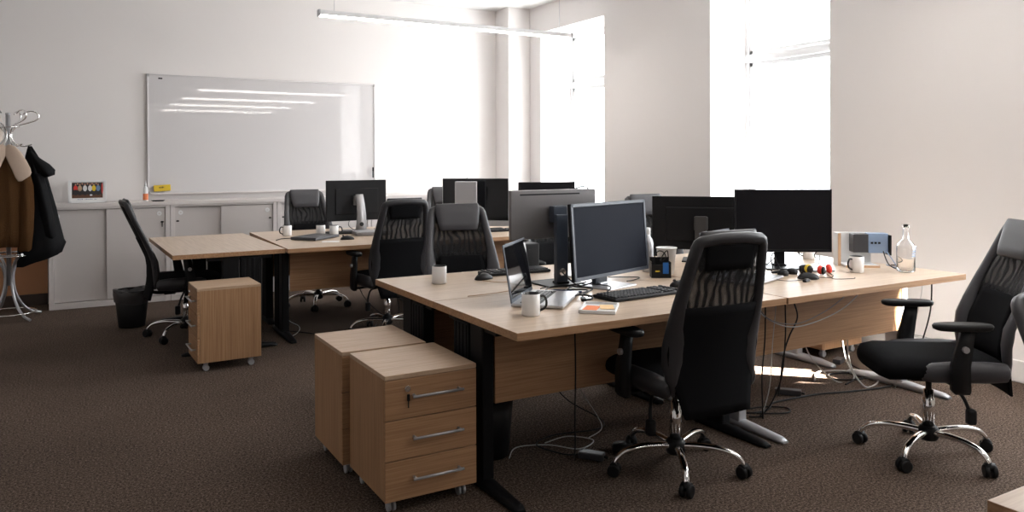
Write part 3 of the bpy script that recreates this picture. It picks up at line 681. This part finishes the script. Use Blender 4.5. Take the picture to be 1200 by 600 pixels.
# ------------------------------------------------------------------ laptops
def make_laptop(label, loc, heading, w=.37, d=.25, shell=M_ALU, lid_ang=100, lid=.25, keysm=M_KEY, closed=False, name='laptop', group=None, tz=.0):
    """front edge faces local -y"""
    t = thing(name, label, 'laptop', loc, R(heading+90), group)
    bm = B(); box(bm, -w/2, w/2, -d/2, d/2, .004, .018, .004); obj('base', bm, shell, t)
    for sx in (-1, 1):
        for sy in (-1, 1):
            bm = B(); tube(bm, [(sx*(w/2-.03), sy*(d/2-.03), 0), (sx*(w/2-.03), sy*(d/2-.03), .005)], .008, 8, smooth=False); obj('rubber_foot', bm, M_BLACK, t)
    if closed:
        bm = B(); box(bm, -w/2, w/2, -d/2, d/2, .0185, .027, .004); obj('lid', bm, shell, t); return t
    bm = B(); nx, ny = 14, 5; kw = (w-.05)/nx; kd = .10/ny
    for i in range(nx):
        for j in range(ny):
            x = -w/2+.025+i*kw; y = d/2-.035-(j+1)*kd; box(bm, x, x+kw*.86, y, y+kd*.84, .0178, .0195)
    obj('keyboard', bm, keysm, t)
    bm = B(); box(bm, -.05, .05, -d/2+.015, -d/2+.08, .0178, .0184); obj('touchpad', bm, M_SILV, t)
    lt = bpy.data.objects.new('lid', None)
    bm = B(); box(bm, -w/2, w/2, -.003, .004, .0, lid, .003); lt = obj('lid', bm, shell if shell is not M_ALU else mat('dark_slate_lid', (.06, .07, .09), .4), t, loc=(0, d/2-.004, .016), rot=(R(-(lid_ang-90)), 0, 0))
    bm = B(); box(bm, -w/2+.012, w/2-.012, -.0042, -.003, .02, lid-.012); obj('screen', bm, M_SCREENG, lt)
    return t
make_laptop('open silver laptop facing right beside the white mug at the front of the near block', (1.975, 3.115, .74), -45, .40, .245, M_ALU, 99, .268)
make_laptop('open silver laptop partly hidden behind the black chair, under the rightmost monitor', (3.27, 3.07, .74), -70, .38, .25, M_ALU, 108, .262)
make_laptop('closed black laptop lying on the far block beside the white mugs', (1.85, 6.62, .74), -50, .36, .25, M_CAPS, closed=True)
t = thing('docking_slab', 'silver closed laptop under the curved neck of the far monitor', 'laptop', (2.385, 6.70, .74), R(-8))
bm = B(); box(bm, -.16, .16, -.11, .11, .003, .030, .006); obj('base', bm, M_MONG, t)
bm = B(); box(bm, -.16, .16, -.11, .11, .0305, .038, .003); obj('lid', bm, M_ALU, t)
t.name = 'closed_laptop'

# ------------------------------------------------------------------ keyboards and mice
def make_keyboard(label, loc, rz, w=.45, d=.165, m=M_KEY):
    t = thing('keyboard', label, 'keyboard', loc, R(rz))
    bm = B(); box(bm, -w/2, w/2, -d/2, d/2, .002, .018, .005); obj('body', bm, M_BLACK, t)
    bm = B(); nx, ny = 21, 6; kw = (w-.02)/nx; kd = (d-.022)/ny
    for i in range(nx):
        if i in (15, 19): continue
        for j in range(ny):
            x = -w/2+.01+i*kw; y = -d/2+.010+j*kd; bx = kw*.86
            box(bm, x, x+bx, y, y+kd*.82, .0175, .0255, .0022, seg=1)
    box(bm, -w/2+.008, w/2-.008, -d/2+.008, d/2-.008, .0165, .0182)
    obj('keycaps', bm, m, t)
    return t
make_keyboard('black keyboard in front of the blue-grey monitor', (2.44, 3.00, .74), 4)
make_keyboard('black keyboard on the back left of the near block beside the black mouse', (2.30, 3.98, .74), 178, .42, .14)
make_keyboard('black keyboard below the all-in-one computer on the far block', (3.50, 6.40, .74), -8, .42, .13)
make_keyboard('black keyboard behind the silver closed laptop on the far block', (2.22, 6.92, .74), 0, .40, .12)
def make_mouse(label, loc, rz):
    t = thing('computer_mouse', label, 'mouse', loc, R(rz))
    bm = B(); rings = []
    for (y, w_, h_) in [(-.058, .012, .012), (-.052, .024, .020), (-.03, .031, .030), (0, .033, .037), (.03, .032, .034), (.05, .024, .022), (.058, .010, .010)]:
        rings.append([(w_*math.cos(math.pi*j/8), y, max(.001, h_*math.sin(math.pi*j/8))) for j in range(9)])
    loft(bm, rings); obj('shell', bm, M_BLACK, t)
    bm = B(); tube(bm, [(-.004, .036, .035), (.004, .036, .035)], .007, 10, smooth=False); obj('wheel', bm, M_BLACK, t)
    return t
make_mouse('black mouse beside the keyboard behind the open laptop', (2.03, 3.86, .74), 110)
make_mouse('black mouse on the right front desk beside the coloured earphone caps', (3.60, 2.94, .74), 60)
make_mouse('small black mouse on the far block by the closed silver laptop', (2.06, 6.40, .74), 90)
make_mouse('black mouse half hidden behind the near black chair', (2.80, 3.10, .74), 80)

# ------------------------------------------------------------------ mugs
M_INNER = mat('black_glaze', (.01, .01, .012), .2)
def make_mug(label, x, y, handle, r_=.040, h=.096):
    t = thing('mug', label, 'mug', (x, y, .74), R(handle), 'white mugs with black insides')
    bm = B(); lathe(bm, [(0, .002), (r_-.004, 0), (r_, .004), (r_, h-.001), (r_-.001, h), (r_-.0035, h-.002), (r_-.004, .008), (0, .008)], 32, mis=[0, 0, 0, 1, 1, 1, 1, 1], smooth=True)
    obj('cup', bm, [M_WHITE, M_INNER], t)
    bm = B(); tube(bm, [(r_-.003, 0, h*.82), (r_+.018, 0, h*.84), (r_+.030, 0, h*.62), (r_+.026, 0, h*.34), (r_-.002, 0, h*.18)], .0052, 10, flat=1); obj('handle', bm, M_INNER, t, 'black glazed handle')
make_mug('white mug alone near the left corner of the near block, handle hidden', 1.757, 3.86, 90)
make_mug('white mug with black handle in front of the open laptop', 1.735, 2.862, -15)
make_mug('white mug with black handle facing left, beside the glass bottle', 4.055, 2.965, 175)
make_mug('white mug behind the rightmost monitor, bottom visible under the screen', 4.33, 3.53, 150)
make_mug('white mug left of the closed black laptop, handle to the left', 1.70, 6.99, 190)
make_mug('white mug right behind the closed black laptop', 1.965, 6.86, 90)
make_mug('white mug with its handle to the right between laptop and far monitor', 2.055, 6.76, -20)
t = thing('paper_cup', 'white cup behind the pen box beside the near black chair', 'cup', (3.055, 3.50, .74))
bm = B(); lathe(bm, [(0, 0), (.042, 0), (.058, .15), (.060, .153), (.056, .150), (.040, .006), (0, .006)], 28, smooth=True); obj('cup', bm, M_WHITEP, t)
bm = B(); tube(bm, [(.0595*math.cos(2*math.pi*j/20), .0595*math.sin(2*math.pi*j/20), .152) for j in range(20)], .003, 6, closed=True, n=2); obj('rim', bm, M_WHITEP, t)

# ------------------------------------------------------------------ desk clutter, near block
t = thing('paper_tray', 'clear-edged tray with an orange and a pale note in front of the keyboard', 'tray', (2.062, 2.812, .74), R(48))
bm = B(); box(bm, -.105, .105, -.078, .078, .001, .006, .002)
for a in ((-.107, -.099, -.08, .08), (.099, .107, -.08, .08), (-.107, .107, -.08, -.072), (-.107, .107, .072, .08)): box(bm, a[0], a[1], a[2], a[3], .001, .016, .002)
obj('tray', bm, M_WHITEP, t)
bm = B(); box(bm, -.055, .045, .002, .065, .0062, .008); rot_bm(bm, R(-6)); obj('orange_note', bm, M_ORANGE, t, 'orange sticky note')
bm = B(); box(bm, -.03, .07, -.066, -.004, .0082, .0095); rot_bm(bm, R(8)); obj('pale_note', bm, M_CREAM, t, 'pale orange sticky note')
t = thing('pen_box', 'black pen box with a blue card and a coil of cable beside the blue-grey monitor', 'pen box', (2.935, 3.415, .74), R(-32))
bm = B(); box(bm, -.055, .055, -.04, -.036, 0, .075, .001); box(bm, -.055, .055, .036, .04, 0, .11, .001); box(bm, -.055, -.051, -.04, .04, 0, .09, .001); box(bm, .051, .055, -.04, .04, 0, .09, .001); box(bm, -.055, .055, -.04, .04, 0, .006); obj('holder', bm, M_BLACK, t)
bm = B(); box(bm, .008, .040, -.044, -.041, .025, .088, .001); obj('blue_card', bm, M_BLUE, t, 'blue card')
bm = B(); tube(bm, [(-.03, -.02, .05), (-.035, -.02, .12), (-.01, -.01, .15), (.02, -.01, .14), (.03, .0, .11), (.0, 0, .09), (.02, .01, .13), (.04, 0, .15), (.045, 0, .11)], .003, 6); obj('cable_coil', bm, M_BLACK, t)
bm = B(); box(bm, -.035, -.010, -.046, -.041, .035, .043, .001); obj('yellow_tag', bm, M_YEL, t, 'yellow tag')
t = thing('thermos_bottle', 'slim silver bottle just right of the blue-grey monitor', 'bottle', (3.015, 3.62, .74))
bm = B(); lathe(bm, [(0, 0), (.033, 0), (.034, .01), (.034, .17), (.028, .195), (.016, .21), (.015, .225), (0, .225)], 24, smooth=True); obj('body', bm, M_ALU, t)
bm = B(); lathe(bm, [(.014, .222), (.016, .226), (.015, .262), (0, .265)], 16); obj('cap', bm, M_WHITEP, t)
# wooden holder with device
t = thing('birch_stand', 'white-faced upright board with raw wooden edges on the right desk', 'stand', (4.33, 3.17, .74), R(-36))
bm = B(); box(bm, -.125, -.108, -.047, .05, 0, .205, .001); obj('side_board', bm, M_WHITEP, t)
bm = B(); box(bm, -.125, -.108, -.051, -.0465, 0, .205); obj('edge_strip', bm, M_PINE, t, 'raw wood edge')
bm = B(); box(bm, -.108, .10, .03, .046, 0, .205, .001); obj('back_board', bm, M_WHITEP, t)
bm = B(); box(bm, -.1, .10, -.127, .05, 0, .014, .001); obj('foot_board', bm, M_WHITEP, t)
bm = B(); box(bm, -.1, .10, -.131, -.1265, 0, .014); obj('edge_strip', bm, M_PINE, t, 'raw wood edge')
t = thing('card_reader', 'black and blue-grey electronic box held on the birch stand', 'device', (4.33, 3.17, .74), R(-36))
bm = B(); box(bm, -.035, .055, -.06, .028, .085, .20, .004); obj('black_front', bm, M_CAPS, t)
bm = B(); box(bm, .057, .175, -.055, .02, .082, .205, .003); obj('metal_case', bm, M_BLUEGREY, t)
bm = B(); box(bm, .178, .190, -.07, .022, .07, .195, .002); obj('end_plate', bm, M_BLACK, t)
bm = B()
for k in range(3): box(bm, .07+k*.022, .084+k*.022, -.0565, -.0545, .14, .152)
obj('port', bm, M_BLACK, t)
t = thing('glass_bottle', 'clear empty glass bottle with a glass neck on the right desk', 'bottle', (4.315, 2.825, .74))
bm = B(); lathe(bm, [(0, .003), (.040, 0), (.050, .006), (.051, .02), (.051, .145), (.048, .162), (.036, .178), (.021, .190), (.017, .202), (.0165, .258), (.020, .260), (.020, .282), (.014, .282), (.0135, .203), (.018, .190), (.033, .174), (.045, .158), (.048, .143), (.048, .018), (.04, .010), (0, .012)], 36, smooth=True)
obj('body', bm, M_GLASS, t)
bm = B()
for k in range(5): box(bm, -.022+k*.004, .010+k*.003, -.0525, -.0515, .095+k*.014, .101+k*.014)
obj('printed_mark', bm, M_BLUEGREY, t)
# earphone caps / coloured balls
for k, (x, y, m, lb) in enumerate([(3.765, 3.075, M_YEL, 'small yellow and black castanet-like cap, leftmost of the coloured row'), (3.79, 3.01, M_RED, 'small red cap in front of the yellow one beside the mouse'), (3.875, 3.02, M_RED, 'small red cap, rightmost of the coloured row by the mouse')]):
    t = thing('foam_cap', lb, 'toy', (x, y, .74), R(20*k), 'coloured round caps by the mouse')
    bm = B(); lathe(bm, [(0, -.014), (.018, -.013), (.026, -.004), (.027, .004), (.024, .012), (.012, .018), (0, .019)], 20, smooth=True)
    rot_bm(bm, R(78), 'X'); bmesh.ops.translate(bm, verts=list(bm.verts), vec=(0, 0, .0275)); obj('shell', bm, m, t)
    if k < 2:
        bm = B(); lathe(bm, [(0, .0), (.019, .0), (.025, .006), (.020, .014), (0, .018)], 20, smooth=True); rot_bm(bm, R(90), 'X'); bmesh.ops.translate(bm, verts=list(bm.verts), vec=(-.01, -.014, .0265)); obj('pad', bm, M_BLACK, t, 'black foam pad')
t = thing('smartphone_stand', 'small black puck with a lying phone behind the mouse under the rightmost monitor', 'phone holder', (3.80, 3.13, .74), R(-30))
bm = B(); lathe(bm, [(0, 0), (.03, 0), (.033, .01), (.03, .032), (.02, .042), (0, .043)], 20, smooth=True); obj('puck', bm, M_BLACK, t)
bm = B(); box(bm, .03, .17, -.03, .03, .004, .014, .004); obj('phone', bm, M_MONG, t)
t = thing('headset', 'black headset lying in front of the rightmost monitor stand', 'headset', (3.62, 3.10, .74), R(10))
for px in (-.05, .05):
    bm = B(); lathe(bm, [(0, 0), (.030, .002), (.032, .018), (.022, .032), (0, .036)], 18, cx=px, smooth=True)
    obj('ear_pad', bm, M_BLACK, t)
bm = B(); tube(bm, [(-.05, .0, .02), (-.06, .06, .012), (0, .09, .01), (.06, .06, .012), (.05, 0, .02)], .005, 6); obj('headband', bm, M_BLACK, t)
t = thing('cable_clip', 'small black clip on the desk in front of the mouse', 'clip', (3.50, 2.87, .74), R(15))
bm = B(); box(bm, -.028, .028, -.011, .011, 0, .014, .004); obj('body', bm, M_BLACK, t)
bm = B(); box(bm, -.016, .016, -.008, .008, .014, .018, .002); obj('lever', bm, M_CAPS, t)
t = thing('usb_adapter', 'small black adapter with plugs between the laptop and the note tray', 'adapter', (2.19, 2.985-.03, .74), R(60))
t.location = (2.13, 3.03, .74)
bm = B(); box(bm, -.03, .03, -.012, .012, 0, .014, .003); obj('body', bm, M_BLACK, t)
bm = B(); box(bm, .03, .045, -.006, .006, .003, .010, .001); obj('plug', bm, M_CHROME, t)
t = thing('sheet_of_paper', 'white slip of paper on the far block in front of the closed black laptop', 'paper', (1.89, 6.31, .74), R(-20))
bm = B(); box(bm, -.07, .07, -.045, .045, 0, .001); obj('sheet', bm, M_PAPER, t)
t = thing('notebook_stack', 'thin white notebook lying behind the silver-backed monitor', 'notebook', (2.05, 3.68-.1, .74), R(12))
t.location = (2.62, 3.72, .74)
bm = B(); box(bm, -.15, .15, -.105, .105, 0, .010, .002); obj('pages', bm, M_PAPER, t)
bm = B(); box(bm, -.152, .152, -.107, .107, .010, .012, .001); obj('cover', bm, M_WHITEP, t)
t = thing('document_scanner', 'black speaker-like box standing on the near block beneath the silver-backed monitor', 'speaker', (2.42, 3.98+.12, .74), R(5))
bm = B(); box(bm, -.10, .10, -.05, .05, 0, .16, .008); obj('body', bm, M_BLACK, t)
bm = B(); tube(bm, [(.03, -.05, .09), (.03, -.054, .09)], .035, 20, smooth=False); obj('cone', bm, M_BLACK, t)
bm = B(); tube(bm, [(-.04, -.05, .04), (-.04, -.058, .04)], .008, 12, smooth=False); obj('knob', bm, M_CHROME, t)
t.name = 'desk_speaker'

# ------------------------------------------------------------------ cables
def cable(label, pts, r_=.0035, m=None, grp=None, name='cable'):
    bm = B(); tube(bm, pts, r_, 7, n=8); o = obj(name, bm, m or M_BLACK); return tag(o, label, 'cable', grp)
def fl(*p): return [(x, y, .005) for x, y in p]
cable('thick black cable running over the carpet towards the near black chair', [(4.75, 3.03, .006), (4.40, 2.99, .006), (4.10, 3.04, .006), (3.9, 3.10, .006), (3.70, 3.12, .006), (3.52, 3.12, .006), (3.42, 3.06, .006), (3.30, 3.05, .006), (3.2, 3.12, .006), (3.1, 3.14, .006)], .0055)
cable('black cable hanging from the desk joint straight down to the floor brick', [(3.22, 2.91, .70), (3.215, 2.90, .60), (3.21, 2.90, .44), (3.20, 2.91, .25), (3.25, 2.95, .03), (3.28, 2.985, .006), (3.22, 3.02, .006)], .004)
cable('thick black cable hanging right of the desk joint and curving inwards', [(3.40, 2.91, .70), (3.44, 2.90, .62), (3.462, 2.90, .54), (3.40, 2.90, .45), (3.37, 2.91, .36), (3.42, 2.98, .18), (3.6, 3.15, .03), (3.70, 3.24, .018)], .0045)
cable('light grey cable sagging along the right modesty panel', [(3.12, 2.915, .70), (3.2, 2.90, .58), (3.4, 2.895, .50), (3.65, 2.90, .51), (3.9, 2.91, .57), (4.12, 2.915, .70)], .0032, M_WCABLE)
cable('second grey cable crossing the right modesty panel', [(3.13, 2.91, .70), (3.22, 2.895, .57), (3.42, 2.885, .515), (3.65, 2.89, .55), (3.85, 2.90, .62), (3.98, 2.91, .70)], .0028, mat('mid_grey_cable', (.22, .21, .21), .5))
cable('thin pale cable hanging by the desk joint down to the carpet', [(3.30, 2.90, .70), (3.29, 2.90, .58), (3.27, 2.90, .43), (3.26, 2.91, .2), (3.3, 3.0, .006), (3.4, 3.08, .006)], .0022, M_WCABLE)
cable('black cord dropping beside the near chair into loops on the floor', [(3.37, 2.91, .70), (3.368, 2.90, .60), (3.366, 2.90, .42), (3.35, 2.92, .2), (3.3, 3.0, .01), (3.12, 3.05, .006), (3.2, 3.12, .006), (3.42, 3.10, .006), (3.52, 3.02, .006), (3.45, 2.96, .006), (3.3, 3.04, .006)], .004)
cable('coiled black cord pinned to the right modesty panel beside the chair', [(3.06, 2.91, .70), (3.05, 2.905, .55), (3.075, 2.905, .50), (3.12, 2.905, .475), (3.143, 2.905, .427), (3.105, 2.905, .391), (3.055, 2.905, .406), (3.05, 2.90, .45), (3.09, 2.90, .47), (3.11, 2.90, .44), (3.08, 2.90, .42), (3.04, 2.90, .43)], .003)
cable('black cord hanging under the front edge of the left near desk, left part', [(1.92, 2.80, .705), (1.925, 2.80, .5), (1.935, 2.82, .3), (1.99, 2.90, .1), (2.05, 3.0, .006), (2.1, 3.06, .006)], .0035)
cable('black cord curling on the carpet towards the black floor adapter', [(2.3, 3.6, .20), (2.36, 3.5, .10), (2.5, 3.4, .006), (2.4, 3.28, .006), (2.15, 3.32, .006), (2.0, 3.25, .006), (2.05, 3.08, .006), (2.13, 3.04, .006)], .0035)
cable('thin white cable looping on the carpet under the left near desk', [(1.80, 3.17, .006), (1.9, 3.27, .006), (2.05, 3.22, .006), (2.15, 3.10, .006), (2.28, 3.16, .006), (2.2, 3.27, .006), (2.05, 3.25, .006)], .0026, M_WCABLE)
cable('thin grey cable rising from the carpet loops to the left desk crossbeam', [(2.28, 3.2, .006), (2.42, 3.28, .006), (2.5, 3.45, .03), (2.45, 3.6, .2), (2.4, 3.72, .45), (2.38, 3.76, .69)], .0024, M_WCABLE)
cable('white cable bundle hanging from the right desk and looping on the floor', [(4.35, 3.3, .68), (4.30, 3.22, .4), (4.20, 3.12, .15), (4.25, 3.05, .01), (4.45, 3.10, .008), (4.5, 3.3, .008), (4.3, 3.42, .008), (4.1, 3.3, .008)], .005, M_WCABLE)
cable('white cable arc beside the silver leg of the right desk', [(4.1, 3.42, .35), (4.12, 3.35, .15), (4.2, 3.22, .01), (4.35, 3.2, .01), (4.42, 3.32, .12), (4.45, 3.38, .35)], .004, M_WCABLE)
cable('dark tangle of cord on the carpet behind the right desk leg', [(4.2, 3.15, .006), (4.35, 3.2, .006), (4.45, 3.3, .006), (4.3, 3.35, .006), (4.25, 3.25, .006), (4.4, 3.18, .006), (4.55, 3.28, .006), (4.65, 3.45, .006)], .005)
cable('black cable hanging by the window wall right of the desk edge', [(4.50, 2.78, .705), (4.52, 2.80, .5), (4.50, 2.84, .3), (4.50, 2.9, .1), (4.55, 3.0, .006)], .0045)
cable('thin grey cable hanging beside the black one at the right desk end', [(4.44, 2.80, .705), (4.46, 2.82, .6), (4.42, 2.84, .4), (4.36, 2.86, .25), (4.4, 2.95, .006)], .0024, M_WCABLE)
cable('black cord from the blue-grey device lying across the right desk', [(4.40, 3.03, .835), (4.33, 2.95, .775), (4.36, 2.92, .745), (4.45, 2.94, .745), (4.50, 3.0, .745), (4.49, 3.04, .744)], .0035)
cable('blue cord hanging from the card reader to the desk', [(4.43, 3.03, .835), (4.40, 2.96, .78), (4.41, 2.95, .746), (4.46, 3.05, .746)], .003, M_BLUEGREY)
cable('thin earphone wire spread in front of the coloured caps', [(3.86, 3.0, .744), (3.80, 2.93, .744), (3.72, 2.89, .744), (3.66, 2.93, .744), (3.60, 2.88, .744), (3.52, 2.91, .744), (3.42, 2.93, .744), (3.40, 3.02, .744)], .0018)
cable('thin earphone wire end pointing right in front of the coloured caps', [(3.82, 2.99, .744), (3.74, 2.90, .744), (3.70, 2.84, .744), (3.80, 2.80, .744), (3.84, 2.82, .744)], .0018)
cable('black cord hanging behind the rightmost monitor', [(3.90, 3.35, .90), (3.86, 3.40, .80), (3.80, 3.42, .752), (3.66, 3.40, .745), (3.5, 3.3, .745), (3.44, 3.16, .745)], .0035)
cable('black cord arching from the top of the silver-backed monitor', [(2.42, 3.55, 1.24), (2.50, 3.57, 1.262), (2.56, 3.59, 1.245), (2.585, 3.60, 1.20), (2.58, 3.62, 1.12), (2.5, 3.60, 1.0)], .0045)
cable('black cords lying between the laptop and the blue-grey monitor', [(2.1, 3.33, .745), (2.2, 3.42, .745), (2.3, 3.36, .745), (2.36, 3.28, .745), (2.28, 3.2, .745), (2.2, 3.14, .745), (2.16, 3.07, .746)], .0032)
cable('second black cord snaking under the blue-grey monitor', [(2.12, 3.40, .745), (2.25, 3.46, .745), (2.36, 3.42, .748), (2.42, 3.22, .76), (2.36, 3.15, .745), (2.28, 3.12, .745), (2.18, 3.06, .75)], .0028)
cable('third cord looping right of the foot of the blue-grey monitor', [(2.62, 3.32, .755), (2.72, 3.38, .746), (2.80, 3.44, .746), (2.72, 3.50, .746), (2.6, 3.46, .76)], .0028)
cable('thin cord along the desk joint left of the open laptop', [(1.99, 3.80, .744), (2.05, 3.70, .744), (2.15, 3.66, .744), (2.1, 3.5, .744), (1.9, 3.42, .744), (1.7, 3.40, .744)], .0018, M_PINE)
cable('black cord hanging from the round hole of the dark monitor stand', [(2.29, 3.46, .815), (2.30, 3.40, .78), (2.33, 3.35, .75), (2.40, 3.33, .765)], .004)
cable('black charger cord beside the closed black laptop on the far block', [(1.52, 6.62, .744), (1.58, 6.72, .744), (1.66, 6.74, .744), (1.74, 6.72, .750)], .0035)
cable('black cord on the carpet under the far block, long and slack', [(1.55, 6.5, .006), (1.7, 6.3, .006), (1.85, 6.05, .006), (2.0, 6.0, .006), (2.15, 6.1, .006), (2.3, 6.35, .006)], .004)
cable('thin pale cord on the carpet under the far block', [(1.5, 6.2, .006), (1.62, 6.35, .006), (1.7, 6.6, .006), (1.65, 6.85, .05), (1.62, 6.95, .3)], .0026, M_WCABLE)
cable('black cord looping beneath the far block left of the far black chair', [(2.25, 6.9, .5), (2.3, 6.7, .2), (2.45, 6.5, .02), (2.6, 6.6, .01), (2.65, 6.8, .2), (2.6, 6.9, .5)], .0035)
cable('black cord beside the curved silver neck on the far block', [(2.36, 7.22, .86), (2.30, 7.10, .80), (2.36, 7.02, .752), (2.50, 7.0, .75), (2.56, 7.12, .76)], .003)
cable('black cord heap below the all-in-one computer', [(3.3, 6.45, .746), (3.42, 6.52, .746), (3.6, 6.50, .75), (3.66, 6.6, .75), (3.5, 6.62, .75)], .005)
cable('coil of white wire on the skirting by the window wall', [(WX-.03, 3.15, .155), (WX-.06, 3.22, .165), (WX-.02, 3.3, .155), (WX-.07, 3.36, .17), (WX-.03, 3.28, .175), (WX-.05, 3.18, .16), (WX-.04, 3.38, .15)], .006, M_WCABLE)
cable('black cord bundle lying between laptop corner and keyboard', [(2.06, 3.2, .762), (2.12, 3.25, .748), (2.2, 3.3, .746), (2.3, 3.24, .746), (2.22, 3.18, .746), (2.16, 3.24, .748), (2.26, 3.33, .750), (2.38, 3.36, .765)], .0035)
cable('blue plugged cord end beside the laptop corner', [(2.10, 3.30, .748), (2.14, 3.28, .752), (2.19, 3.24, .748), (2.24, 3.20, .746)], .006, mat('navy_cord', (.01, .03, .10), .5))
cable('black looped cord right of the laptop, plug facing the tray', [(2.10, 3.08, .748), (2.15, 3.10, .755), (2.20, 3.07, .750), (2.17, 3.02, .746), (2.12, 3.02, .746)], .0045)
cable('black cord wound around the foot of the rightmost monitor', [(3.62, 3.22, .746), (3.70, 3.28, .76), (3.74, 3.33, .80), (3.80, 3.36, .83), (3.76, 3.30, .78), (3.70, 3.22, .748), (3.62, 3.16, .746)], .004)
cable('thin black cord hanging in an arc behind the rightmost monitor, right side', [(4.02, 3.20, .86), (4.00, 3.22, .82), (4.04, 3.24, .80), (4.10, 3.26, .80), (4.14, 3.30, .745)], .003)
def brick(label, x, y, rz, l_=.12):
    t = thing('power_adapter', label, 'power adapter', (x, y, 0), R(rz))
    bm = B(); box(bm, -l_/2, l_/2, -.026, .026, .001, .034, .005); obj('body', bm, M_CAPS, t)
    bm = B(); tube(bm, [(l_/2, 0, .017), (l_/2+.02, 0, .014)], .006, 8, smooth=False); obj('strain_relief', bm, M_BLACK, t)
brick('black power adapter on the carpet left of the near black chair', 2.14, 2.98, -52)
brick('black power adapter on the carpet right of the near black chair', 3.74, 3.20, -50, .15)
brick('small power adapter among the cables behind the right desk leg', 4.62, 3.52, 20, .10)
t = thing('socket_strip', 'round black socket block beside the base of the near black chair', 'socket', (2.33, 2.99, 0), R(20))
bm = B(); lathe(bm, [(0, .001), (.05, .001), (.052, .02), (.045, .032), (0, .034)], 24); obj('body', bm, M_BLACK, t)
bm = B(); lathe(bm, [(0, .0335), (.018, .0335), (.018, .036), (0, .036)], 16); obj('socket', bm, M_CAPS, t)
